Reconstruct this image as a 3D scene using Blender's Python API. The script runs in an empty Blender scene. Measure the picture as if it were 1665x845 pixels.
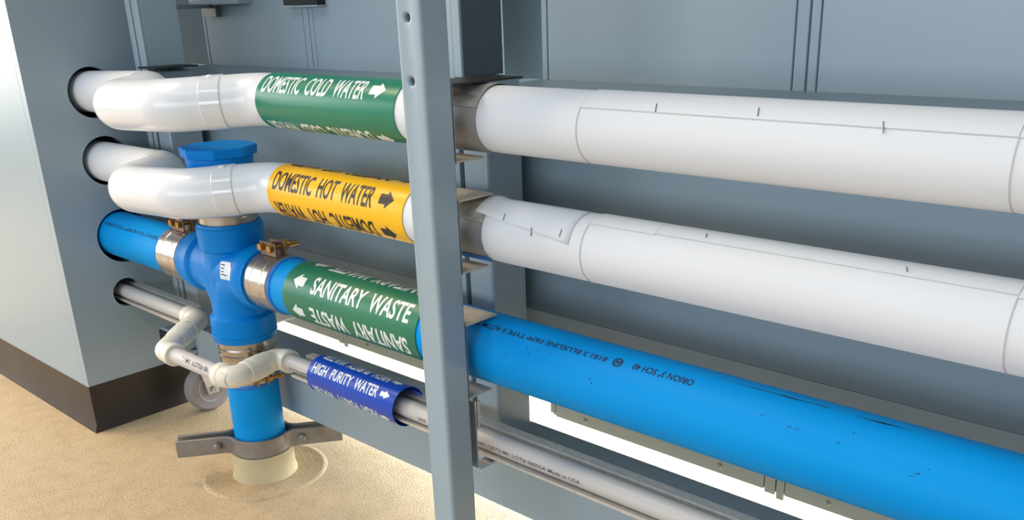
import bpy, bmesh, math, random
from mathutils import Vector, Matrix
random.seed(7)
S = bpy.context.scene
COL = S.collection
R = math.radians

# ------------------------------------------------------------------ camera
FPX, CX, CY, W, H = 1490.72, 880.0, 570.0, 1665, 845
yaw, pitch, roll = R(42.1894), R(20.8722), R(-1.5325)
EYE = Vector((0, 0, 0.805))
fwd = Vector((-math.sin(yaw)*math.cos(pitch), math.cos(yaw)*math.cos(pitch), -math.sin(pitch)))
rt0 = Vector((math.cos(yaw), math.sin(yaw), 0))
up0 = rt0.cross(fwd)
rt = rt0*math.cos(roll) + up0*math.sin(roll)
up = -rt0*math.sin(roll) + up0*math.cos(roll)
cd = bpy.data.cameras.new('camera'); cam = bpy.data.objects.new('camera', cd); COL.objects.link(cam)
cam.matrix_world = Matrix(((rt.x, up.x, -fwd.x, EYE.x), (rt.y, up.y, -fwd.y, EYE.y), (rt.z, up.z, -fwd.z, EYE.z), (0, 0, 0, 1)))
cd.sensor_fit = 'HORIZONTAL'; cd.sensor_width = 36; cd.lens = FPX*36/W
cd.shift_x = (W/2-CX)/W; cd.shift_y = (CY-H/2)/W
cd.clip_start = 0.02; cd.clip_end = 60
S.camera = cam

# ------------------------------------------------------------------ world and lights
S.view_settings.view_transform = 'Standard'; S.view_settings.look = 'None'
S.view_settings.gamma = 1; S.view_settings.use_curve_mapping = False
S.view_settings.exposure = 0.0
wd = bpy.data.worlds.new('world'); S.world = wd; wd.use_nodes = True
bg = wd.node_tree.nodes['Background']
bg.inputs[0].default_value = (0.86, 0.93, 1.0, 1); bg.inputs[1].default_value = 0.40

def area(name, loc, target, sx, sy, power, color):
    l = bpy.data.lights.new(name, 'AREA'); l.shape = 'RECTANGLE'; l.size = sx; l.size_y = sy
    l.energy = power; l.color = color
    o = bpy.data.objects.new(name, l); COL.objects.link(o); o.location = loc
    o.rotation_euler = (Vector(target)-Vector(loc)).to_track_quat('-Z', 'Y').to_euler()
    return o
area('window_daylight', (-0.9, -3.8, 1.10), (-0.8, 0.8, 1.0), 5.2, 1.0, 96, (0.84, 0.92, 1.0))
area('ceiling_light_strip', (-1.0, -0.95, 2.75), (-1.0, -0.95, 0), 3.6, 0.5, 20, (0.88, 0.95, 1.0))
area('side_window_daylight', (-5.6, -0.6, 1.35), (-3.0, -0.3, 0.2), 3.0, 2.2, 120, (1.0, 0.97, 0.92))
area('ceiling_lamp_warm', (-2.7, 0.0, 2.75), (-2.5, 0.2, 0), 1.0, 0.6, 52, (1.0, 0.78, 0.52))
area('far_window_daylight', (-0.6, 3.9, 1.6), (-0.6, 1.8, 0.0), 6.0, 2.2, 1250, (0.90, 0.95, 1.0))

# ------------------------------------------------------------------ materials
def lin(c):
    return tuple(((v/255)/12.92 if v/255 <= 0.04045 else ((v/255+0.055)/1.055)**2.4) for v in c) + (1,)
MATS = {}
def mat(name, rgb, rough=0.5, metal=0.0, noise=None, bump=None, spec=0.5, coat=0.0, sss=0.0, stretch=(1, 1, 1), specks=None):
    """noise=(scale, amount, rgb2) mixes a second colour by noise; bump=(scale, strength); specks=(scale, threshold, rgb)"""
    m = bpy.data.materials.new(name); m.use_nodes = True
    nt = m.node_tree; N = nt.nodes; L = nt.links
    b = N['Principled BSDF']
    b.inputs['Base Color'].default_value = lin(rgb)
    b.inputs['Roughness'].default_value = rough; b.inputs['Metallic'].default_value = metal
    b.inputs['Specular IOR Level'].default_value = spec
    b.inputs['Coat Weight'].default_value = coat
    if sss:
        b.inputs['Subsurface Weight'].default_value = sss; b.inputs['Subsurface Radius'].default_value = (.01, .009, .007)
        b.inputs['Subsurface Scale'].default_value = 0.5
    tc = N.new('ShaderNodeTexCoord'); mp = N.new('ShaderNodeMapping'); mp.inputs['Scale'].default_value = stretch
    L.new(tc.outputs['Object'], mp.inputs['Vector'])
    out = None
    if noise:
        t = N.new('ShaderNodeTexNoise'); t.inputs['Scale'].default_value = noise[0]; t.inputs['Detail'].default_value = 5; t.inputs['Roughness'].default_value = 0.6
        L.new(mp.outputs[0], t.inputs['Vector'])
        r = N.new('ShaderNodeValToRGB'); r.color_ramp.elements[0].position = 0.42; r.color_ramp.elements[1].position = 0.68
        r.color_ramp.elements[1].color = (noise[1],)*3 + (1,)
        L.new(t.outputs['Fac'], r.inputs[0])
        x = N.new('ShaderNodeMix'); x.data_type = 'RGBA'
        x.inputs[6].default_value = lin(rgb); x.inputs[7].default_value = lin(noise[2])
        L.new(r.outputs[0], x.inputs[0]); out = x.outputs[2]
    if specks:
        t = N.new('ShaderNodeTexNoise'); t.inputs['Scale'].default_value = specks[0]; t.inputs['Detail'].default_value = 3
        L.new(mp.outputs[0], t.inputs['Vector'])
        r = N.new('ShaderNodeValToRGB'); r.color_ramp.elements[0].position = specks[1]; r.color_ramp.elements[1].position = min(1, specks[1]+0.03)
        L.new(t.outputs['Fac'], r.inputs[0])
        x = N.new('ShaderNodeMix'); x.data_type = 'RGBA'
        x.inputs[7].default_value = lin(specks[2])
        if out: L.new(out, x.inputs[6])
        else: x.inputs[6].default_value = lin(rgb)
        L.new(r.outputs[0], x.inputs[0]); out = x.outputs[2]
    if out: L.new(out, b.inputs['Base Color'])
    if bump:
        t = N.new('ShaderNodeTexNoise'); t.inputs['Scale'].default_value = bump[0]; t.inputs['Detail'].default_value = 4
        L.new(mp.outputs[0], t.inputs['Vector'])
        bp = N.new('ShaderNodeBump'); bp.inputs['Strength'].default_value = bump[1]; bp.inputs['Distance'].default_value = 0.002
        L.new(t.outputs['Fac'], bp.inputs['Height']); L.new(bp.outputs[0], b.inputs['Normal'])
    MATS[name] = m
    return m
mat('paint', (153, 170, 180), 0.34, noise=(3, 0.25, (147, 166, 178)), bump=(160, 0.03))
mat('paint_cover_shade', (126, 144, 155), 0.36, noise=(3, 0.25, (120, 140, 152)), bump=(160, 0.03))  # darker copy of the frame paint; stands in for shade behind the pipes
mat('paint_shaded', (92, 102, 107), 0.85, spec=0.12)  # dark tone stands in for deep shade in the upper recesses
mat('black_void', (12, 12, 13), 0.9)
mat('black_base', (42, 33, 27), 0.42, noise=(9, 0.5, (66, 51, 39)))  # brown tint and mottling paint in the warm floor's reflection
mat('black_plastic', (26, 24, 23), 0.45)
mat('floor', (202, 178, 142), 0.58, noise=(26, 0.8, (186, 162, 124)), bump=(300, 0.7), specks=(260, 0.60, (158, 136, 106)))
mat('sleeve', (208, 192, 152), 0.7, noise=(14, 0.7, (186, 172, 138)), bump=(180, 0.4))
mat('jacket_paper', (224, 227, 232), 0.62, noise=(5, 0.35, (220, 223, 228)), bump=(40, 0.04))
mat('pvc_white', (228, 232, 237), 0.24, noise=(6, 0.3, (223, 227, 232)))
mat('tape_clear', (226, 229, 232), 0.10, coat=0.5)
mat('seam_grey', (196, 195, 194), 0.7)
mat('staple', (150, 146, 142), 0.5, 0.2)
mat('galv', (142, 149, 154), 0.38, 0.4, noise=(22, 0.9, (176, 170, 160)))
mat('galv_worn', (172, 167, 158), 0.5, 0.1, noise=(45, 1.0, (112, 114, 116)), stretch=(1, 1, 3))
mat('galv_dusty', (186, 178, 164), 0.6, 0.1, noise=(60, 0.7, (206, 200, 188)))
mat('stainless', (194, 188, 180), 0.26, 0.9, noise=(30, 0.5, (176, 160, 142)))
mat('brass', (188, 142, 70), 0.36, 0.85, noise=(60, 0.5, (140, 98, 48)))
mat('lug_steel', (150, 132, 114), 0.42, 0.8, noise=(40, 0.6, (120, 100, 84)))
mat('clamp_steel', (148, 144, 140), 0.45, 0.5, noise=(26, 0.7, (120, 113, 106)))
mat('pipe_blue', (0, 148, 226), 0.5, noise=(7, 0.5, (6, 154, 230)), spec=0.12, stretch=(1, 3, 3), specks=(95, 0.735, (20, 60, 100)))
mat('fitting_blue', (0, 132, 216), 0.38, noise=(9, 0.4, (2, 138, 220)), spec=0.16)
mat('gasket_blue', (4, 116, 206), 0.4)
mat('purity_pipe', (200, 196, 193), 0.4, sss=0.25)
mat('purity_fitting', (232, 228, 214), 0.34, sss=0.35)
mat('tray_steel', (206, 200, 192), 0.35, 0.3, noise=(120, 0.7, (226, 222, 214)))
mat('label_green', (0, 122, 92), 0.3, noise=(7, 0.4, (2, 126, 96)))
mat('label_green_dull', (14, 114, 86), 0.34, noise=(12, 0.6, (44, 124, 86)))
mat('label_yellow', (250, 190, 8), 0.3)
mat('label_navy', (6, 66, 178), 0.28)
mat('ink_white', (226, 236, 236), 0.4)
mat('ink_black', (24, 20, 14), 0.4)
mat('ink_print', (22, 34, 66), 0.6)
mat('ink_grey', (84, 80, 84), 0.6)
mat('wheel_grey', (158, 155, 158), 0.55)
mat('tyre_grey', (140, 136, 137), 0.6)
mat('zinc', (196, 200, 204), 0.25, 0.9)
mat('screw', (150, 156, 158), 0.3, 0.8)
mat('sticker', (226, 232, 238), 0.4)

# ------------------------------------------------------------------ mesh helpers
def link(name, bm, m, parent=None, smooth=35, bevel=0, loc=None):
    me = bpy.data.meshes.new(name)
    bmesh.ops.recalc_face_normals(bm, faces=bm.faces)
    bm.to_mesh(me); bm.free()
    if smooth:
        me.shade_smooth(); me.set_sharp_from_angle(angle=R(smooth))
    me.materials.append(MATS[m])
    o = bpy.data.objects.new(name, me); COL.objects.link(o)
    if loc is not None:
        o.location = loc
        me.transform(Matrix.Translation(-Vector(loc)))
    if parent is not None:
        o.parent = parent; o.matrix_parent_inverse = Matrix.Translation(-Vector(parent.location))
    if bevel:
        b = o.modifiers.new('bevel', 'BEVEL'); b.width = bevel; b.segments = 3; b.limit_method = 'ANGLE'; b.angle_limit = R(40)
    return o
def root(name, loc, label=None, cat=None, group=None, kind=None):
    o = bpy.data.objects.new(name, None); COL.objects.link(o); o.location = loc; o.empty_display_size = 0.05
    return tag(o, label, cat, group, kind)
def tag(o, label=None, cat=None, group=None, kind=None):
    if label: o['label'] = label
    if cat: o['category'] = cat
    if group: o['group'] = group
    if kind: o['kind'] = kind
    return o
def box(bm, x0, x1, y0, y1, z0, z1):
    v = [bm.verts.new(p) for p in ((x0, y0, z0), (x1, y0, z0), (x1, y1, z0), (x0, y1, z0), (x0, y0, z1), (x1, y0, z1), (x1, y1, z1), (x0, y1, z1))]
    for f in ((0, 3, 2, 1), (4, 5, 6, 7), (0, 1, 5, 4), (1, 2, 6, 5), (2, 3, 7, 6), (3, 0, 4, 7)):
        bm.faces.new([v[i] for i in f])
    return v
def bx(name, x0, x1, y0, y1, z0, z1, m, parent=None, bevel=0.0):
    bm = bmesh.new(); box(bm, x0, x1, y0, y1, z0, z1)
    return link(name, bm, m, parent, bevel=bevel)
def prism(name, pts, y0, y1, m, parent=None, bevel=0.0):
    """pts: (x, z) polygon extruded along Y"""
    bm = bmesh.new()
    a = [bm.verts.new((x, y0, z)) for x, z in pts]; b = [bm.verts.new((x, y1, z)) for x, z in pts]
    bm.faces.new(a); bm.faces.new(b[::-1]); n = len(pts)
    for i in range(n): bm.faces.new((a[i], b[i], b[(i+1) % n], a[(i+1) % n]))
    return link(name, bm, m, parent, bevel=bevel)
def profile_x(name, pts, x0, x1, m, parent=None, bevel=0.0):
    """pts: (y, z) polygon extruded along X"""
    bm = bmesh.new()
    a = [bm.verts.new((x0, y, z)) for y, z in pts]; b = [bm.verts.new((x1, y, z)) for y, z in pts]
    bm.faces.new(a); bm.faces.new(b[::-1]); n = len(pts)
    for i in range(n): bm.faces.new((a[i], b[i], b[(i+1) % n], a[(i+1) % n]))
    return link(name, bm, m, parent, bevel=bevel)
def fillet(pts, rad, n=10):
    """polyline with rounded corners; rad: one radius or a list for the inner points"""
    pts = [Vector(p) for p in pts]; out = [pts[0]]
    for i in range(1, len(pts)-1):
        r = rad[i-1] if isinstance(rad, (list, tuple)) else rad
        a = (pts[i-1]-pts[i]).normalized(); b = (pts[i+1]-pts[i]).normalized()
        th = a.angle(b); t = r/math.tan(th/2)
        t = min(t, 0.49*(pts[i-1]-pts[i]).length if i > 1 else 0.98*(pts[i-1]-pts[i]).length, 0.49*(pts[i+1]-pts[i]).length if i < len(pts)-2 else 0.98*(pts[i+1]-pts[i]).length)
        r = t*math.tan(th/2)
        c = pts[i] + (a+b).normalized()*(r/math.sin(th/2))
        s = pts[i]+a*t-c; e = pts[i]+b*t-c
        ax = s.cross(e).normalized(); tot = s.angle(e)
        for k in range(n+1):
            out.append(c + Matrix.Rotation(tot*k/n, 3, ax) @ s)
    out.append(pts[-1]); return out
def sweep(bm, path, rad, seg=40, caps=True, start=None):
    """tube along a path; rad: number or list with one radius per point"""
    path = [Vector(p) for p in path]; n = len(path)
    t = [(path[min(i+1, n-1)]-path[max(i-1, 0)]).normalized() for i in range(n)]
    u = start or Vector((0, 0, 1))
    if abs(u.dot(t[0])) > .95: u = Vector((1, 0, 0))
    u = (u-t[0]*u.dot(t[0])).normalized(); rings = []
    for i in range(n):
        u = (u-t[i]*u.dot(t[i])).normalized(); v = t[i].cross(u); r = rad[i] if isinstance(rad, (list, tuple)) else rad
        rings.append([bm.verts.new(path[i]+(u*math.cos(2*math.pi*k/seg)+v*math.sin(2*math.pi*k/seg))*r) for k in range(seg)])
    for a, b in zip(rings, rings[1:]):
        for k in range(seg): bm.faces.new((a[k], a[(k+1) % seg], b[(k+1) % seg], b[k]))
    if caps: bm.faces.new(rings[0]); bm.faces.new(rings[-1][::-1])
    return rings
def tube(name, path, rad, m, parent=None, seg=40, caps=True, smooth=35):
    bm = bmesh.new(); sweep(bm, path, rad, seg, caps)
    return link(name, bm, m, parent, smooth)
def lathe_pts(base, axis, prof):
    """(distance along axis, radius) profile -> path and radii"""
    b = Vector(base); a = Vector(axis).normalized()
    return [b+a*d for d, r in prof], [r for d, r in prof]
def lathe(name, base, axis, prof, m, parent=None, seg=48, smooth=35):
    """closed solid of revolution; equal distances give flat steps"""
    bm = bmesh.new(); b = Vector(base); a = Vector(axis).normalized()
    u = Vector((0, 0, 1)) if abs(a.z) < .9 else Vector((1, 0, 0))
    u = (u-a*u.dot(a)).normalized(); v = a.cross(u); rings = []
    for d, r in prof:
        rings.append([bm.verts.new(b+a*d+(u*math.cos(2*math.pi*k/seg)+v*math.sin(2*math.pi*k/seg))*max(r, 1e-5)) for k in range(seg)])
    for p, q in zip(rings, rings[1:]):
        for k in range(seg): bm.faces.new((p[k], p[(k+1) % seg], q[(k+1) % seg], q[k]))
    bm.faces.new(rings[0]); bm.faces.new(rings[-1][::-1])
    return link(name, bm, m, parent, smooth)
def arcsheet(bm, c, r, x0, x1, a0, a1, th=0.0008, n=None):
    """sheet bent around a pipe that runs along X; c=(y,z) of the axis, angles in degrees from the camera side (-Y) upwards"""
    n = n or max(4, int(abs(a1-a0)/6)); g = []
    for rr in (r, r+th):
        row = []
        for i in range(n+1):
            a = R(a0+(a1-a0)*i/n); y = c[0]-rr*math.cos(a); z = c[1]+rr*math.sin(a)
            row.append((bm.verts.new((x0, y, z)), bm.verts.new((x1, y, z))))
        g.append(row)
    I, O = g
    for i in range(n):
        bm.faces.new((O[i][0], O[i][1], O[i+1][1], O[i+1][0])); bm.faces.new((I[i][0], I[i+1][0], I[i+1][1], I[i][1]))
        for s in (0, 1): bm.faces.new((I[i][s], O[i][s], O[i+1][s], I[i+1][s]))
    for i in (0, n): bm.faces.new((I[i][0], I[i][1], O[i][1], O[i][0]))
def sheet(name, c, r, x0, x1, a0, a1, m, parent=None, th=0.0008):
    bm = bmesh.new(); arcsheet(bm, c, r, x0, x1, a0, a1, th)
    return link(name, bm, m, parent, 30)
def on_pipe(c, r, x, a):
    return Vector((x, c[0]-r*math.cos(R(a)), c[1]+r*math.sin(R(a))))
def text_verts(s, bold=0.02):
    cu = bpy.data.curves.new('lettering_source', 'FONT'); cu.body = s; cu.offset = bold; cu.resolution_u = 3
    o = bpy.data.objects.new('lettering_source', cu); COL.objects.link(o)
    dg = bpy.context.evaluated_depsgraph_get()
    me = o.evaluated_get(dg).to_mesh()
    V = [(v.co.x, v.co.y) for v in me.vertices]; F = [tuple(p.vertices) for p in me.polygons]
    o.evaluated_get(dg).to_mesh_clear(); bpy.data.objects.remove(o); bpy.data.curves.remove(cu)
    return V, F
def wrap(name, V, F, c, r, x0, x1, a0, a1, m, parent, flip=False, slant=0.0):
    """prints a flat outline on a pipe that runs along X, fitted to x0..x1 and a0..a1 degrees; flip turns it upside down"""
    xs = [v[0] for v in V]; ys = [v[1] for v in V]; mx, Mx, my, My = min(xs), max(xs), min(ys), max(ys)
    bm = bmesh.new(); vs = [bm.verts.new(((x-mx)/(Mx-mx), (y-my)/(My-my), 0)) for x, y in V]
    for f in F:
        try: bm.faces.new([vs[i] for i in f])
        except ValueError: pass
    k = max(2, int(abs(a1-a0)/7))
    for i in range(1, k):
        bmesh.ops.bisect_plane(bm, geom=bm.verts[:]+bm.edges[:]+bm.faces[:], plane_co=(0, i/k, 0), plane_no=(0, 1, 0))
    for v in bm.verts:
        u, w = v.co.x, v.co.y
        u = u + slant*(w-.5)
        if flip: u, w = 1-u, 1-w
        p = on_pipe(c, r, x0+(x1-x0)*u, a0+(a1-a0)*w); v.co = p
    me = bpy.data.meshes.new(name)
    for f in bm.faces:
        f.normal_update(); ce = f.calc_center_median(); out = Vector((0, ce.y-c[0], ce.z-c[1]))
        if f.normal.dot(out) < 0: f.normal_flip()
    bm.to_mesh(me); bm.free(); me.materials.append(MATS[m])
    o = bpy.data.objects.new(name, me); COL.objects.link(o)
    o.parent = parent
    pp = parent
    off = Vector((0, 0, 0))
    while pp is not None: off += Vector(pp.location); pp = None
    o.matrix_parent_inverse = Matrix.Translation(-off)
    return o
def lettering(s, c, r, x0, x1, a0, a1, m, parent, flip=False, bold=0.02, name='lettering', slant=0.0):
    V, F = text_verts(s, bold)
    return wrap(name, V, F, c, r, x0, x1, a0, a1, m, parent, flip, slant)
ARROW_V = [(0, .22), (.46, .22), (.46, 0), (1, .5), (.46, 1), (.46, .78), (0, .78)]
ARROW_F = [(0, 1, 5, 6), (2, 3, 1), (1, 3, 5), (3, 4, 5)]
def arrow(c, r, x0, x1, a0, a1, m, parent, left=False):
    V = [(1-x, y) if left else (x, y) for x, y in ARROW_V]
    return wrap('arrow', V, ARROW_F, c, r, x0, x1, a0, a1, m, parent)
def cut(o, cyls):
    """cuts round holes; cyls: (centre, axis, radius, length)"""
    bm = bmesh.new()
    for c, ax, r, l in cyls:
        a = Vector(ax).normalized(); sweep(bm, [Vector(c)-a*l/2, Vector(c)+a*l/2], r, 40)
    me = bpy.data.meshes.new('cutter'); bmesh.ops.recalc_face_normals(bm, faces=bm.faces); bm.to_mesh(me); bm.free()
    k = bpy.data.objects.new('cutter', me); COL.objects.link(k)
    b = o.modifiers.new('holes', 'BOOLEAN'); b.object = k; b.operation = 'DIFFERENCE'; b.solver = 'EXACT'
    bpy.context.view_layer.update()
    dg = bpy.context.evaluated_depsgraph_get(); nm = bpy.data.meshes.new_from_object(o.evaluated_get(dg))
    o.modifiers.clear(); old = o.data; o.data = nm; nm.name = o.name
    bpy.data.objects.remove(k); bpy.data.meshes.remove(me); bpy.data.meshes.remove(old)

# pipe axes (y, z)
A1, R1 = (0.780, 0.678), 0.038
A2, R2 = (0.780, 0.5465), 0.038
A3, R3 = (0.780, 0.3894), 0.0447
A4, R4 = (0.770, 0.2575), 0.0134
XR, YR = -1.408, 0.78            # drain riser
XE = 1.4                         # right end of everything
WY = 1.12                        # face of the rear panels

# ------------------------------------------------------------------ setting
fl = bx('floor', -5, 4, -4, 4.5, -0.05, 0, 'floor'); tag(fl, kind='structure')
bm = bmesh.new()
lp = [(0.0, .1125), (0.0012, .1120), (0.0030, .1080), (0.0026, .1035), (0.0012, .1000), (0.0012, 0.0)]
fp = lathe('floor_patch', (XR, YR, 0), (0, 0, 1), [(d, r) for d, r in lp], 'floor', fl, 72)
bm.free()

wb = root('wall_back', (0, WY, 0), kind='structure')
def rear(x0, x1, z0, z1, y=WY, name='panel', m='paint', bev=0.0015):
    return bx(name, x0, x1, y, y+0.006, z0, z1, m, wb, bev)
ZT = 2.35  # height out of view, raised to block the far window's light
def module(xl, xs, xr):
    """one cabinet back: flange, wide panel, two narrow stiles at the middle, wide panel, flange"""
    rear(xl, xl+.011, .115, ZT, name='stile')
    rear(xl+.0128, xs-.0200, .110, ZT)
    rear(xs-.0182, xs-.0012, .106, ZT, name='stile')
    rear(xs+.0012, xs+.0135, .101, ZT, name='stile')
    rear(xs+.0153, xr-.0128, .110, ZT)
    rear(xr-.011, xr, .115, ZT, name='stile')
    bx('backing', xl+.002, xr-.002, WY+.0062, WY+.0085, .109, ZT-.01, 'paint', wb)
module(-2.006, -1.605, -1.085)
module(-.997, -.552, -.062)
module(.022, .470, .96)
rear(-1.083, -.999, .240, .680, WY+.004, 'gap_or_shade_filler')
rear(-1.40, -.980, .600, ZT, WY+.10, 'gap_or_shade_filler', 'paint_shaded')  # dark fillers put the shade of the gaps into their colour
rear(-2.62, -2.008, .11, ZT, WY+.10, 'gap_or_shade_filler', 'paint_shaded')
rear(-.20, .10, .690, ZT, WY+.10, 'gap_or_shade_filler', 'paint_shaded')
rear(.962, 1.5, .110, ZT)
for x, z in ((-.9157, .1215), (-.6477, .1236), (-.4693, .123), (-1.52, .123), (-1.22, .123), (-.14, .123)):
    lathe('screw', (x, WY, z), (0, -1, 0), [(-.002, .0042), (0.0006, .0042), (.0016, .003), (.0016, .0014), (.0008, .0012), (.0008, 0)], 'screw', wb, 16)

# ------------------------------------------------------------------ cabinet on the left
cab = root('lab_cabinet', (-2.25, .77, 0), 'blue-grey steel cabinet at left with black base and four round pipe holes', 'cabinet')
sp = bx('side_panel', -1.850, -1.830, .655, .872, .094, ZT, 'paint', cab, 0.0)
cut(sp, [((-1.84, .776, .664), (1, 0, 0), .0470, .1), ((-1.84, .778, .536), (1, 0, 0), .0470, .1),
         ((-1.84, .783, .3865), (1, 0, 0), .0535, .1), ((-1.84, .768, .2720), (1, 0, 0), .029, .1)])
bx('front_panel', -2.75, -1.8502, .655, .673, .094, ZT, 'paint', cab, .001)
bx('interior', -2.70, -2.03, .70, .86, .10, 1.5, 'black_void', cab)
bx('back_panel', -2.75, -1.8502, .856, .872, .094, ZT, 'paint', cab)
bm = bmesh.new()
pr = [(0, 0), (.010, 0), (.0085, .006), (.0035, .014), (.0030, .098), (0, .1)]
def base_run(p, q, out):
    a = [bm.verts.new((p[0]+out[0]*d+ (d if out[1] else 0), p[1]+out[1]*d - (d if out[0] else 0), z)) for d, z in pr]
    b = [bm.verts.new((q[0]+out[0]*d + (d*q[2] if out[1] else 0), q[1]+out[1]*d, z)) for d, z in pr]
    n = len(pr)
    for i in range(n): bm.faces.new((a[i], b[i], b[(i+1) % n], a[(i+1) % n]))
    bm.faces.new(a); bm.faces.new(b[::-1])
base_run((-1.832, .657), (-1.832, .872, 0), (1, 0))
base_run((-1.832, .657), (-2.75, .657, 0), (0, -1))
link('cove_base', bm, 'black_base', cab, 40)
for x0 in (.8735, .8820):
    bx('edge_strip', -1.842, -1.829, x0, x0+.0068, .2, ZT, 'paint', cab, .0015)

# ------------------------------------------------------------------ steel frame
po = bx('frame_post', -.814, -.7745, .679, .7195, 0, ZT, 'paint', None, .0)
cut(po, [((-.7965, .679, z), (0, 1, 0), .0042, .072) for z in (.792, .7265)])
for e in ():
    pass
b = po.modifiers.new('bevel', 'BEVEL'); b.width = .006; b.segments = 5; b.limit_method = 'ANGLE'; b.angle_limit = R(60)
tag(po, 'tall blue-grey square steel post in front of all four pipes, two holes near top', 'post')

def upright(xr, label, zt, um='paint'):
    t = root('frame_upright', (xr-.02, .87, .2), label, 'upright', 'rear uprights of the pipe frame')
    bx('tube', xr-.046, xr, .84, .907, .2005, zt, 'paint', t, .004)
    bx('flange', xr-.0660, xr-.0530, .84, .915, .2005, ZT, 'paint', t, .001)
    bx('flange', xr-.0900, xr-.0720, .84, .915, .2005, ZT, 'paint', t, .001)
    bx('upper_lip', xr-.0490, xr-.0345, .836, .8405, zt+.0005, ZT, 'paint', t, .001)
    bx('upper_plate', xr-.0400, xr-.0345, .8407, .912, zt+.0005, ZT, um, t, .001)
    return t
upright(-.846, 'blue-grey steel upright behind the white pipes, just right of the tall front post', .716, 'paint_shaded')  # upper plate's shaded side is put into its dark colour
upright(-1.685, 'blue-grey steel upright beside the cabinet, partly hidden behind the white elbows', .702)

rail = root('bottom_rail', (-.3, .89, .105), 'long blue-grey steel channel rail running low behind the white purity pipe', 'rail')
profile_x('channel', [(.84, .105), (.94, .105), (.94, .109), (.844, .109), (.844, .196), (.94, .196), (.94, .2), (.84, .2)], -1.722, XE, 'paint', rail, .0015)

def cover(x0, x1, label):
    t = tag(root('panel_cover', ((x0+x1)/2, .95, .28)), label, 'cover panel', 'steel cover panels behind the pipes')
    profile_x('cover_sheet', [(1.119, .690), (.925, .672), (.925, .390), (.928, .390), (.928, .6695), (1.119, .687)], x0, x1, 'paint_cover_shade', t, .001)  # sheet coloured darker to make up for missing shade
    profile_x('lower_lip', [(.9252, .3898), (.968, .274), (.9710, .2752), (.9282, .3898)], x0, x1, 'paint', t)
    return t
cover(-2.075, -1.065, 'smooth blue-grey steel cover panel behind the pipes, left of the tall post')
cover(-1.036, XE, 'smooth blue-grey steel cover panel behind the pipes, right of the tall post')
tp = bx('bracket_plate', -1.725, -1.660, .82, .905, .7075, .7105, 'black_plastic', None, .0005)
tag(tp, 'thin black plate lying on top of the left upright', 'plate')

foot = root('caster_base', (-1.745, .93, 0), 'grey steel tube with black end cap on a grey caster wheel beside the cabinet', 'caster base')
bx('foot_tube', -1.766, -1.7245, .792, 1.10, .152, .203, 'paint', foot, .004)
bx('end_cap', -1.764, -1.7265, .787, .7925, .154, .199, 'black_plastic', foot, .002)
cs = bx('caster', -1.775, -1.715, .83, .91, .1455, .1515, 'zinc', foot, .001)
XC, YC2, ZC = -1.752, .866, .050
lathe('tyre', (XC-.015, YC2, ZC), (1, 0, 0), [(0, .030), (0, .045), (.004, .0492), (.009, .050), (.021, .050), (.026, .0492), (.030, .045), (.030, .030)], 'tyre_grey', cs, 48)
lathe('wheel', (XC-.0165, YC2, ZC), (1, 0, 0), [(0, .008), (0, .0295), (.004, .0325), (.029, .0325), (.033, .0295), (.0295, .022), (.0295, .014), (.036, .011), (.036, .004)], 'wheel_grey', cs, 40)
for s in (-1, 1):
    xx = XC + s*.0205
    bmf = bmesh.new()
    pts = [(YC2-.012, ZC-.010), (YC2+.012, ZC-.010), (YC2+.020, .145), (YC2-.030, .145), (YC2-.024, .10)]
    a = [bmf.verts.new((xx-.0012, y, z)) for y, z in pts]; c2 = [bmf.verts.new((xx+.0012, y, z)) for y, z in pts]
    bmf.faces.new(a); bmf.faces.new(c2[::-1])
    for i in range(5): bmf.faces.new((a[i], c2[i], c2[(i+1) % 5], a[(i+1) % 5]))
    link('fork', bmf, 'zinc', cs, 35, .001)
lathe('axle', (XC-.026, YC2, ZC), (1, 0, 0), [(0, .003), (0, .007), (.052, .007), (.054, .0055), (.054, .0025), (.052, .002)], 'zinc', cs, 6)

# hinge arm and black latch high on the rear panels
t = root('hinge_arm', (-1.95, 1.12, .806), 'small steel hinge arm at the top left reaching to the rear panel', 'hinge')
tube('arm', [(-1.735, .913, .812), (-1.90, 1.07, .812), (-1.95, 1.112, .812)], .0045, 'galv', t, 10)
bx('hinge_plate', -1.975, -1.925, 1.108, 1.1195, .790, .812, 'clamp_steel', t, .001)
bx('hinge_shelf', -2.00, -1.80, 1.090, 1.119, .8145, .826, 'paint', t, .001)
t = root('latch_box', (-1.60, 1.12, .81), 'black latch box with thin grey rim at top edge above the green label', 'latch box')
bx('rim', -1.658, -1.541, 1.098, 1.1195, .8055, .8085, 'paint', t, .0005)
bx('box', -1.655, -1.544, 1.100, 1.1195, .809, .87, 'black_plastic', t, .001)

# ------------------------------------------------------------------ brackets, shields and hook behind the post
def bracket(ax, r, ztop, zbot, label, mtop, yt, yb):
    t = root('pipe_bracket', (-.80, .7196, ax[1]), label, 'bracket', 'sheet steel pipe brackets behind the post')
    bx('top_plate', -.835, -.7755, .7205, yt, ztop, ztop+.0022, mtop, t, .0004)
    bx('bottom_plate', -.835, -.7755, .7205, yb, zbot-.0022, zbot, 'galv_dusty', t, .0004)
    bx('back_plate', -.835, -.7755, .7197, .7205, zbot-.0022, ztop+.0022, 'galv', t)
    return t
bracket(A1, R1, .7195, .6365, 'sheet steel bracket clasping the cold water pipe behind the post', 'black_plastic', .836, .765)
bracket(A2, R2, .5890, .5050, 'sheet steel bracket clasping the hot water pipe behind the post', 'galv_dusty', .778, .765)
bracket(A3, R3, .4365, .3425, 'sheet steel bracket clasping the blue waste pipe behind the post', 'galv_dusty', .775, .760)
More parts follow.
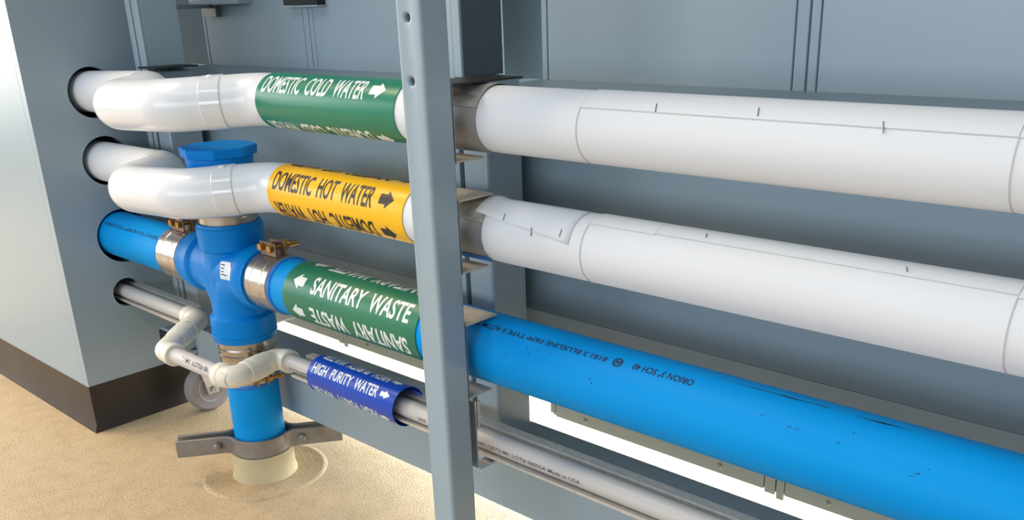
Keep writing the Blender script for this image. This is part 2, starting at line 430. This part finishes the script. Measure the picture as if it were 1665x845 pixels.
def shield(c, r, label, film):
    t = root('insulation_shield', (-.80, c[0], c[1]), label, 'pipe shield', 'galvanised shields around the insulated pipes')
    sheet('lower_sleeve', c, r+.0006, -.86, -.7630, -178, 26, 'galv', t)
    sheet('upper_sleeve', c, r+.0016, -.86, -.7630, 24.5, 176, 'galv_worn', t)
    if film: tag(sheet('blue_film', c, r+.0022, -.83, -.7635, -62, -44, 'gasket_blue', t, .0004), 'scrap of blue film')
    return t
shield(A1, R1, 'galvanised metal shield around the cold water pipe by the post', False)
shield(A2, R2, 'galvanised metal shield around the hot water pipe by the post, blue film below', True)
hk = root('pipe_hook', (-.775, .735, .33), 'flat steel J hook behind the post holding the purity pipe tray', 'hook')
bmh = bmesh.new()
pp = fillet([(0, .728, .334), (0, .728, .2395), (0, .793, .2395), (0, .793, .262)], .006, 5)
pa = [(p.y, p.z) for p in pp]; off = []
for i, p in enumerate(pp):
    d = (pp[min(i+1, len(pp)-1)]-pp[max(i-1, 0)]).normalized(); off.append((p.y-d.z*.0022*-1, p.z+d.y*.0022*-1))
ring = pa + off[::-1]
n = len(pa)
for i in range(n-1):
    q = [(pa[i], pa[i+1], off[i+1], off[i])][0]
    a = [bmh.verts.new((-.792, y, z)) for y, z in q]; c2 = [bmh.verts.new((-.7735, y, z)) for y, z in q]
    bmh.faces.new(a); bmh.faces.new(c2[::-1])
    for k in range(4): bmh.faces.new((a[k], c2[k], c2[(k+1) % 4], a[(k+1) % 4]))
bmesh.ops.remove_doubles(bmh, verts=bmh.verts, dist=1e-5)
link('strap', bmh, 'zinc', hk, 35)
tube('threaded_rod', [(-.7765, .7335, .296), (-.7765, .7335, .334)], .0028, 'zinc', hk, 12)

# ------------------------------------------------------------------ white insulated pipes
def white_pipe(c, r, name, label, rz, ax, bx_, cx, dx, yf, seams, zf, rz2, zfc):
    t = root('insulated_pipe', (-1.0, c[0], c[1]), label, 'pipe', 'white insulated water pipes')
    full = fillet([(-2.02, c[0], rz), (ax, c[0], rz2), (bx_, yf, zf), (cx, yf, zfc), (dx, c[0], c[1]), (-1.19, c[0], c[1])], [.050, .050, .075, .075], 14)
    # split: rear run / first elbow cover / second elbow cover
    i0 = next(i for i, p in enumerate(full) if i > 0)
    k = next(i for i in range(16, len(full)) if full[i].x > cx-.09 and full[i].y < yf+.02) if False else None
    tube('rear_jacket', [(-2.02, c[0], rz), (ax-.045, c[0], rz2)], r, 'jacket_paper', t)
    pc, pd = Vector((cx, yf, zfc)), Vector((dx, c[0], c[1]))
    m1 = pc.lerp(pd, .5); dm = (pd-pc).normalized()
    cut_i = next(i for i in range(31, len(full)) if (full[i]-m1).dot(dm) > 0 and full[i].x > cx)
    tube('elbow_cover', full[1:cut_i] + [m1], r+.0012, 'pvc_white', t, 48)
    tube('offset_cover', [m1] + full[cut_i:], r+.0004, 'pvc_white', t, 48)
    tape = [m1-dm*.016, m1-dm*.0145, m1+dm*.0145, m1+dm*.016]
    tube('tape_band', tape, [r+.0010, r+.0021, r+.0021, r+.0008], 'tape_clear', t, 48)
    q_ = Vector((.15, -.25, .95)).normalized()
    lathe('rivet', m1+q_*(r+.0005), q_, [(-.001, .005), (.002, .0052), (.0034, .0035), (.0038, .0005)], 'pvc_white', t, 16)
    tube('jacket', [(-1.19, c[0], c[1]), (-.7627, c[0], c[1])], r, 'jacket_paper', t, 64)
    for a, b_ in seams['runs']:
        tube('jacket', [(a, c[0], c[1]), (b_, c[0], c[1])], r, 'jacket_paper', t, 64)
    for x0, x1, a in seams['laps']:
        lp = sheet('jacket_lap', c, r+.0002, x0, x1, a, a+75, 'jacket_paper', t, .0009)
        bm = bmesh.new(); arcsheet(bm, c, r+.0002, x0, x1, a-1.1, a, .0003, 1); link('seam_line', bm, 'seam_grey', lp)
    for x in seams['joints']:
        bm = bmesh.new(); arcsheet(bm, c, r+.0003, x, x+.0011, -140, 140, .0003, 48); link('joint_line', bm, 'seam_grey', t)
    for x, a, dx_, da in seams['staples']:
        p = on_pipe(c, r+.0017, x, a); q = on_pipe(c, r+.0017, x+dx_, a+da*1.5)
        tube('staple', [p, q], .0006, 'staple', t, 6)
    return t
cold = white_pipe(A1, R1, 'cold', 'topmost white insulated pipe with green cold water label', .660, -1.583, -1.562, -1.355, -1.262, .688,
    dict(runs=[(-.7627, -.6160), (-.6160, -.1960), (-.1960, .45), (.45, XE)], laps=[(-.6155, -.1965, 38.5), (-.1955, .45, 38)], joints=[-.6168, -.1968, .45],
         staples=[(-.5255, 52, .003, -9), (-.4165, 56, .003, -9), (-.3005, 46, .0035, -10)]), .6625, .671, .672)
hot = white_pipe(A2, R2, 'hot', 'second white insulated pipe from the top with yellow hot water label', .532, -1.583, -1.562, -1.355, -1.262, .686,
    dict(runs=[(-.7627, -.6125), (-.6125, -.1810), (-.1810, .45), (.45, XE)], laps=[(-.6120, -.5275, 57.5), (-.5270, -.1815, 60), (-.1805, .45, 55)], joints=[-.6133, -.1818, .45],
         staples=[(-.7335, 47, .002, -8), (-.686, 31, .002, -9), (-.6436, 38, .0002, -9), (-.4735, 77, .003, -6), (-.2740, 75, .003, -6)]), .5265, .534, .5385)
# torn lap with a free corner at the start of the hot pipe's jacket
bm = bmesh.new()
g = []
for i in range(13):
    u = i/12; row = []
    for j in range(9):
        w = j/8; a_low = 41-26*u; a = a_low+(96-a_low)*w; x = -.7775+.148*u
        lift = .0028-.0022*min(1, max(0, u-.09)*14)+.0010*max(0, 1-u*8)*max(0, 1-w*2.5)
        row.append(bm.verts.new(on_pipe(A2, R2+lift, x, a)))
    g.append(row)
for i in range(12):
    for j in range(8): bm.faces.new((g[i][j], g[i+1][j], g[i+1][j+1], g[i][j+1]))
o = link('jacket_flap', bm, 'jacket_paper', hot, 40)
so = o.modifiers.new('thickness', 'SOLIDIFY'); so.thickness = .0004; so.offset = 1
tag(o, 'loose stapled paper flap')

LX0, LX1 = -1.214, -.906
def marker(parent, c, r, m, x0=LX0, x1=LX1, a0=-179, a1=179):
    bm = bmesh.new(); arcsheet(bm, c, r, x0, x1, a0, a1, .0009, 60)
    o = link('pipe_label', bm, m, parent, 30, loc=((x0+x1)/2, c[0], c[1]))
    o.matrix_parent_inverse = Matrix.Translation(-Vector(parent.location)); return o
def rows(lab, c, r, s, ups, downs, tx0, tx1, ar0, ar1, ink, dh, left=False, bold=.02, ah=.84):
    off = lab.matrix_parent_inverse.inverted()
    for lst, fl_ in ((ups, False), (downs, True)):
        for a in lst:
            o = lettering(s, c, r, tx0, tx1, a-dh/2, a+dh/2, ink, lab, fl_, bold, slant=0)
            o.matrix_parent_inverse = Matrix.Translation(-Vector((lab.location)))
            o = arrow(c, r, ar0, ar1, a-dh*ah/2, a+dh*ah/2, ink, lab, left)
            o.matrix_parent_inverse = Matrix.Translation(-Vector((lab.location)))
lab = marker(cold, A1, R1+.0006, 'label_green'); tag(lab, 'green cold water label')
rows(lab, A1, R1+.0018, 'DOMESTIC  COLD  WATER', [44.5], [-58], -1.2010, -.9690, -.9600, -.9300, 'ink_white', 43)
lab = marker(hot, A2, R2+.0006, 'label_yellow'); tag(lab, 'yellow hot water label')
rows(lab, A2, R2+.0018, 'DOMESTIC  HOT  WATER', [34.5], [103, -35], -1.2010, -.9690, -.9560, -.9270, 'ink_black', 44)

# ------------------------------------------------------------------ blue waste drain
dl = root('drain_pipe', (-1.7, A3[0], A3[1]), 'blue plastic waste pipe coming out of the cabinet hole', 'pipe', 'blue waste pipes')
tube('pipe_wall', [(-2.02, A3[0], A3[1]), (-1.556, A3[0], A3[1])], R3, 'pipe_blue', dl, 56)
lettering('ORION 3" SCH 40 FRPP TYPE II ASTM D', A3, R3+.0003, -1.822, -1.605, 38.5, 48, 'ink_print', dl, True, .005, 'printed_text')
dr = root('drain_pipe', (-.4, A3[0], A3[1]), 'long blue plastic waste pipe with green label passing behind the post', 'pipe', 'blue waste pipes')
tube('pipe_wall', [(-1.274, A3[0], A3[1]), (XE, A3[0], A3[1])], R3, 'pipe_blue', dr, 64)
lettering('ORION 3" SCH 40', A3, R3+.0003, -.552, -.4745, 55.5, 66.5, 'ink_print', dr, True, .012, 'printed_text')
lettering('8181.3 BLUELINE FRPP TYPE II ASTM D', A3, R3+.0003, -.7970, -.5870, 54.5, 63.5, 'ink_print', dr, True, .010, 'printed_text')
ringv, ringf = [], []
for i in range(20):
    a = 2*math.pi*i/20; ringv += [(math.cos(a), math.sin(a)), (.72*math.cos(a), .72*math.sin(a))]
for i in range(20): j = (i+1) % 20; ringf.append((2*i, 2*j, 2*j+1, 2*i+1))
nb = len(ringv); ringv += [(-.45, -.45), (-.15, -.45), (-.15, .45), (-.45, .45), (.15, -.45), (.45, -.45), (.45, .45), (.15, .45), (-.15, -.12), (.15, -.12), (.15, .12), (-.15, .12)]
for k in (0, 4, 8): ringf.append(tuple(nb+k+i for i in range(4)))
wrap('printed_mark', ringv, ringf, A3, R3+.0003, -.5790, -.5660, 52, 68, 'ink_print', dr, True)
def scratch(x0, x1, a, wd_):
    bm = bmesh.new(); n = 14; g = []
    for i in range(n+1):
        u = i/n; h = wd_*math.sin(math.pi*u)**.6*(.6+.4*math.sin(9*u+x0*50)); aa = a+.8*math.sin(5*u+x0*9)
        g.append((bm.verts.new(on_pipe(A3, R3+.0003, x0+(x1-x0)*u, aa-h-.05)), bm.verts.new(on_pipe(A3, R3+.0003, x0+(x1-x0)*u, aa+h+.05))))
    for i in range(n): bm.faces.new((g[i][0], g[i+1][0], g[i+1][1], g[i][1]))
    link('scratch', bm, 'ink_black', dr)
for sc in ((-.455, -.375, 84, .5), (-.395, -.330, 84.5, 1.2), (-.308, -.252, 84, 1.3)): scratch(*sc)
for x, a, s in ((-.70, 40, .9), (-.695, 33, .7), (-.60, 24, .8), (-.39, 45, .7), (-.36, 40, .9), (-.352, 40, .8), (-.31, 38, .7), (-.30, 55, .6), (-.235, 30, .8), (-.24, 25, .6), (-.73, 22, .7), (-.685, 41, .5), (-.665, 44, .6)):
    scratch(x, x+.004, a, s)
lab = marker(dr, A3, R3+.0006, 'label_green_dull', -1.1985, -.8905); tag(lab, 'green sanitary waste label')
rows(lab, A3, R3+.0018, 'SANITARY  WASTE', [41], [-19.5, 101], -1.1300, -.9080, -1.1780, -1.1490, 'ink_white', 36, True, .024, .9)

def bolts(t, p, ax, back, upv, sep=.026):
    """clamp lug with two brass hex bolts; ax along the pipe, back the bolt direction"""
    p = Vector(p); ax = Vector(ax); back = Vector(back); upv = Vector(upv)
    for s, h in ((-.009, .022), (.009, .022)):
        bm = bmesh.new(); hw = sep/2+.0085; vs = box(bm, -hw, hw, -.0016, .0016, 0, h)
        for v in bm.verts: v.co = p + ax*v.co.x + back*(v.co.y+s) + upv*(v.co.z-.002)
        link('lug', bm, 'lug_steel', t, 35, .001)
    for s in (-1, 1):
        b0 = p + ax*(s*sep/2) + upv*.0115
        bo = lathe('bolt', b0 - back*.0175, back, [(0, .002), (0, .0062), (.0065, .0066), (.0065, .0034), (.056, .0034), (.057, .0026)], 'brass', t, 6, 20)
        lathe('nut', b0 + back*.0112, back, [(0, .0034), (0, .0068), (.006, .0068), (.006, .0034)], 'brass', bo, 6, 20)
def coupling(base, axis, length, r, label, boltat, back, upv, gask=True, sep=.026):
    a = Vector(axis).normalized(); b = Vector(base)
    t = root('pipe_coupling', b+a*length/2, label, 'coupling', 'stainless couplings on the waste pipe')
    if gask:
        lathe('gasket', b-a*.008, a, [(0, r-.003), (0, r+.0012), (.004, r+.0028), (.008, r+.0016), (length+.008, r+.0016), (length+.012, r+.0028), (length+.016, r+.0012), (length+.016, r-.003)], 'gasket_blue', t)
    pr_ = [(0, r+.0012), (.001, r+.0034)]
    for k in (1, 3):
        d = length*(.28 if k == 1 else .72); pr_ += [(d-.0022, r+.0034), (d-.0010, r+.0038), (d+.0010, r+.0038), (d+.0022, r+.0034)]
    if length > .070: pr_ = [(0, r+.0012), (.001, r+.0034)] + [q for k in (.22, .36, .64, .78) for q in ((length*k-.004, r+.0034), (length*k-.0012, r+.0044), (length*k+.0012, r+.0044), (length*k+.004, r+.0034))]
    pr_ += [(length-.001, r+.0034), (length, r+.0012)]
    lathe('band', b, a, pr_, 'stainless', t, 64, 9)
    bolts(t, boltat, a, back, upv, sep)
    return t
yb = Vector((0, 1, 0)); zu = Vector((0, 0, 1))
coupling((-1.598, A3[0], A3[1]), (1, 0, 0), .068, R3, 'stainless coupling left of the blue cross fitting on the waste pipe', (-1.564, A3[0]-.004, A3[1]+R3+.0045), yb, zu)
coupling((-1.306, A3[0], A3[1]), (1, 0, 0), .062, R3, 'stainless coupling right of the blue cross fitting beside the green sanitary label', (-1.275, A3[0]-.004, A3[1]+R3+.0045), yb, zu)
d1 = Vector((-.45, .893, 0)).normalized(); q1 = Vector((-.893, -.45, 0)).normalized()
coupling((XR, YR, .4735), (0, 0, 1), .048, R3, 'stainless coupling above the blue cross fitting under the hot water pipe', Vector((XR, YR, .4975))+q1*(R3+.0045), d1, q1)
d2 = Vector((.62, .785, 0)).normalized(); q2 = Vector((.785, -.62, 0)).normalized()
coupling((XR, YR, .190), (0, 0, 1), .080, R3, 'stainless ribbed coupling below the blue cross fitting behind the purity pipe', Vector((XR, YR, .226))+Vector((.83, -.20, 0)).normalized()*(R3+.0045), Vector((.20, .83, 0)).normalized(), Vector((.83, -.20, 0)).normalized(), sep=.046)

# cross fitting: upright barrel, two arms that sweep down, four hubs
cr = root('cross_fitting', (XR, YR, .27), 'blue plastic cross fitting joining the riser and the waste pipes', 'pipe fitting')
bm = bmesh.new(); zc = A3[1]; rb = .0475
sweep(bm, [(XR, YR, .300), (XR, YR, .440)], rb, 64)
sweep(bm, [(XR-.075, YR, zc), (XR+.075, YR, zc)], rb, 64)
for s in (-1, 1):
    sweep(bm, fillet([(XR+s*.076, YR, zc), (XR+s*.004, YR, zc-.004), (XR, YR, .296)], .062, 16), rb, 64)
from mathutils.bvhtree import BVHTree
barrel_tree = BVHTree.FromBMesh(bm)
link('barrel', bm, 'fitting_blue', cr, 60)
lathe('upper_hub', (XR, YR, .424), (0, 0, 1), [(0, rb-.002), (.003, rb+.001), (.008, .0535), (.044, .0545), (.0445, .0528), (.050, .0520), (.050, .046)], 'fitting_blue', cr, 64)
lathe('lower_hub', (XR, YR, .318), (0, 0, -1), [(0, rb-.002), (.002, rb+.001), (.008, .0545), (.038, .0552), (.0384, .0544), (.0392, .0552), (.050, .0535), (.050, .046)], 'fitting_blue', cr, 64)
lathe('side_hub', (XR-.070, YR, zc), (-1, 0, 0), [(0, rb-.002), (.002, rb+.001), (.008, .0530), (.032, .0530), (.038, .0505), (.046, .0500), (.046, .045)], 'fitting_blue', cr, 64)
lathe('side_hub', (XR+.062, YR, zc), (1, 0, 0), [(0, rb-.002), (.004, rb+.001), (.010, .0535), (.030, .0535), (.034, .0515), (.038, .0515), (.038, .045)], 'fitting_blue', cr, 64)
# white sticker on the barrel towards the camera
def on_riser(r, a, z):
    """point just off the fitting's surface, found along a level line towards the riser axis"""
    d = Vector((-math.sin(a), math.cos(a), 0)); o_ = Vector((XR, YR, z))-d*.2
    hit = barrel_tree.ray_cast(o_, d)[0]
    return hit-d*(r-rb-.0034) if hit else o_+d*.14
a_c = math.atan2(-XR, YR)
bm = bmesh.new(); g = []
for i in range(9):
    a = a_c-.46+.36*i/8
    g.append([bm.verts.new(on_riser(rb+.0048, a, .389+.027*k/6+.002*i/8)) for k in range(7)])
for i in range(8):
    for k in range(6): bm.faces.new((g[i][k], g[i+1][k], g[i+1][k+1], g[i][k+1]))
st = link('sticker', bm, 'sticker', cr); tag(st, 'small white sticker')
for k in range(4):
    bm = bmesh.new(); z = .4115-.005*k; wv = (.15, .12, .10, .20)[k]
    v = [bm.verts.new(on_riser(rb+.0053, a_c-.42+wv*u, z+dz)) for u, dz in ((0, 0), (.5, 0), (1, 0), (1, .0016), (.5, .0016), (0, .0016))]
    bm.faces.new((v[0], v[1], v[4], v[5])); bm.faces.new((v[1], v[2], v[3], v[4])); link('printed_line', bm, 'ink_print', st)

# cleanout with octagonal plug
co = root('cleanout_plug', (XR, YR, .52), 'blue cleanout with octagonal plug on top of the riser', 'cleanout plug')
lathe('adapter', (XR, YR, .5215), (0, 0, 1), [(0, .044), (0, .047), (.006, .0530), (.0605, .0535), (.0620, .050)], 'fitting_blue', co, 64)
bm = bmesh.new(); oc = []
for z, rr in ((.5830, .0605), (.5965, .0620), (.5982, .0607)):
    oc.append([bm.verts.new((XR+rr*math.cos(R(45*k+8)), YR+rr*math.sin(R(45*k+8)), z)) for k in range(8)])
for p, q in zip(oc, oc[1:]):
    for k in range(8): bm.faces.new((p[k], p[(k+1) % 8], q[(k+1) % 8], q[k]))
bm.faces.new(oc[0]); bm.faces.new(oc[-1])
link('octagon_plug', bm, 'fitting_blue', co, 25)

# riser, floor sleeve, riser clamp
ri = root('riser_pipe', (XR, YR, 0), 'upright blue waste riser pipe standing in the yellowish floor sleeve', 'pipe', 'blue waste pipes')
tube('pipe_wall', [(XR, YR, -.03), (XR, YR, .272)], R3, 'pipe_blue', ri, 56)
sl = lathe('floor_sleeve', (XR, YR, 0), (0, 0, 1), [(-.02, .060), (.004, .0580), (.012, .0555), (.046, .0550), (.050, .0540), (.050, .0470), (0, .0465), (-.02, .0465)], 'sleeve', None, 64)
tag(sl, 'rough yellowish sleeve around the foot of the blue riser', 'pipe sleeve')
rc = root('riser_clamp', (XR, YR, .05), 'dark steel two-bar riser clamp with bolts around the blue riser', 'riser clamp')
u = Vector((.600, .800, 0)); w = Vector((.800, -.600, 0))
def half(sgn):
    prof = [(-.146, .0085), (-.066, .0085)]
    a0 = math.asin(.018/.0492)
    arc = [(-.0470*math.cos(a), .0470*math.sin(a)) for a in [R(24+132*i/18) for i in range(19)]]
    prof = [(-.146, .0085), (-.062, .0085), (-.052, .0120)] + arc + [(.052, .0120), (.062, .0085), (.146, .0085)]
    bm = bmesh.new(); n = len(prof); rows_ = []
    for i, (s, d) in enumerate(prof):
        p0 = prof[max(i-1, 0)]; p1 = prof[min(i+1, n-1)]; tx, ty = p1[0]-p0[0], p1[1]-p0[1]; l = math.hypot(tx, ty); nx, ny = -ty/l, tx/l
        row = []
        for dd, z in ((d, .0515), (d, .0835), (None, .0835), (None, .0515)):
            ss, d2_ = (s, d) if dd is not None else (s+nx*.0062, d+ny*.0062)
            p = Vector((XR, YR, 0)) + u*ss + w*(sgn*d2_); row.append(bm.verts.new((p.x, p.y, z)))
        rows_.append(row)
    for p, q in zip(rows_, rows_[1:]):
        for k in range(4): bm.faces.new((p[k], p[(k+1) % 4], q[(k+1) % 4], q[k]))
    bm.faces.new(rows_[0]); bm.faces.new(rows_[-1][::-1])
    link('clamp_bar', bm, 'clamp_steel', rc, 30, .0008)
half(1); half(-1)
for s in (-.075, .075):
    p = Vector((XR, YR, .068)) + u*s
    bo = lathe('bolt', p+w*.0245, -w, [(0, .004), (.002, .0072), (.0095, .0075), (.0095, .0045), (.050, .0045), (.050, .001)], 'clamp_steel', rc, 6, 20)
    lathe('nut', p-w*.0150, -w, [(0, .0045), (0, .0080), (.007, .0080), (.007, .0045)], 'clamp_steel', bo, 6, 20)

# ------------------------------------------------------------------ high purity water line
pu = root('purity_pipe', (-1.0, A4[0], A4[1]), 'thin white plastic purity water pipe with elbows and blue label', 'pipe')
zr = .2690; zf_ = .2575
PA, PB, PC, PD = Vector((-1.556, .772, zr)), Vector((-1.478, .664, zf_)), Vector((-1.268, .668, zf_)), Vector((-1.292, .770, zf_))
tube('pipe_run', [(-2.02, .768, .2735), PA+Vector((-.02, 0, 0))], R4, 'purity_pipe', pu, 32)
tube('pipe_run', [PB, PC], R4, 'purity_pipe', pu, 32)
tube('pipe_run', [PD, (XE, A4[0], A4[1])], R4, 'purity_pipe', pu, 32)
def elbow(p0, c, p1, l0=.034, l1=.034):
    a = (Vector(p0)-c).normalized(); b = (Vector(p1)-c).normalized()
    path = fillet([c+a*l0, c, c+b*l1], .016, 10); n = len(path)
    rad = [.0185] + [.0182]*(n-2) + [.0185]
    e = tube('elbow', path, rad, 'purity_fitting', pu, 36)
    for q, d in ((c+a*(l0-.014), a), (c+b*(l1-.014), b)):
        lathe('socket', q, d, [(0, .0178), (.002, .0194), (.015, .0197), (.016, .0190), (.016, .012)], 'purity_fitting', e, 36)
elbow((-2, .770, zr), PA, PB, .034, .046)
elbow(PA, PB, PC, .052, .034)
elbow(PB, PC, PD, .034, .040)
elbow(PC, PD, (0, .77, zf_), .040, .032)
for p, q in ((PA, PB), (PC, PD)):
    d = (q-p).normalized(); l = (q-p).length
    lathe('coupling_ring', p+d*(l*.40), d, [(0, .018), (0, .0203), (l*.20, .0203), (l*.20, .018)], 'purity_fitting', pu, 36)
cB = (PB.y, zf_)
lettering('101 120721M1 LOT# 06', ((PB.y+PC.y)/2, zf_), R4+.0003, -1.448, -1.318, 14, 52, 'ink_grey', pu, False, .008, 'printed_text')
lettering('101 120721M1 LOT# 06055A Made in USA', A4, R4+.0003, -.803, -.628, -14, 10, 'ink_grey', pu, False, .006, 'printed_text')
lettering('20 WHITE', A4, R4+.0003, -.925, -.850, -14, 8, 'ink_grey', pu, False, .006, 'printed_text')
lettering('LOT# 06055A', A4, R4+.0003, -1.245, -1.180, -24, -4, 'ink_grey', pu, False, .006, 'printed_text')
cl = (.7705, .2600); rl = .0290
lab = marker(pu, cl, rl, 'label_navy', -1.170, -.962, -150, 196); tag(lab, 'loose dark blue purity water label')
rows(lab, cl, rl+.0012, 'HIGH  PURITY  WATER', [42], [97, -31], -1.160, -1.0010, -.9950, -.9740, 'ink_white', 34, False, .02, .72)
bm = bmesh.new(); g = []
for i in range(25):                      # inner curl of the loose wrap
    a = R(150+150*i/24); rr = rl-.0015-.011*i/24
    y, z = cl[0]+.003*i/24-rr*math.cos(a), cl[1]+rr*math.sin(a)
    g.append((bm.verts.new((-1.165, y, z)), bm.verts.new((-.958, y, z))))
for i in range(24): bm.faces.new((g[i][0], g[i+1][0], g[i+1][1], g[i][1]))
o = link('label_curl', bm, 'label_navy', lab, 40); o.matrix_parent_inverse = Matrix.Translation(-Vector(lab.location))
so = o.modifiers.new('thickness', 'SOLIDIFY'); so.thickness = .0007

def tray(x0, x1, za, zb, label):
    pts = [(.7535, -.0150), (.7870, -.0150), (.7870, .0112), (.8000, .0112), (.8000, .0126), (.7855, .0126), (.7855, -.0136), (.7550, -.0136), (.7550, -.0115), (.7535, -.0115)]
    bm = bmesh.new()
    a = [bm.verts.new((x0, y, za+z)) for y, z in pts]; b = [bm.verts.new((x1, y, zb+z)) for y, z in pts]
    bm.faces.new(a); bm.faces.new(b[::-1]); n = len(pts)
    for i in range(n): bm.faces.new((a[i], b[i], b[(i+1) % n], a[(i+1) % n]))
    o = link('pipe_tray', bm, 'tray_steel', None, 30)
    return tag(o, label, 'pipe tray', 'steel trays under the purity pipe')
tray(-2.0, -1.590, .2735, zr, 'short steel tray under the purity pipe leaving the cabinet')
tray(-1.235, XE, A4[1], A4[1], 'long steel tray under the purity pipe running past the post')
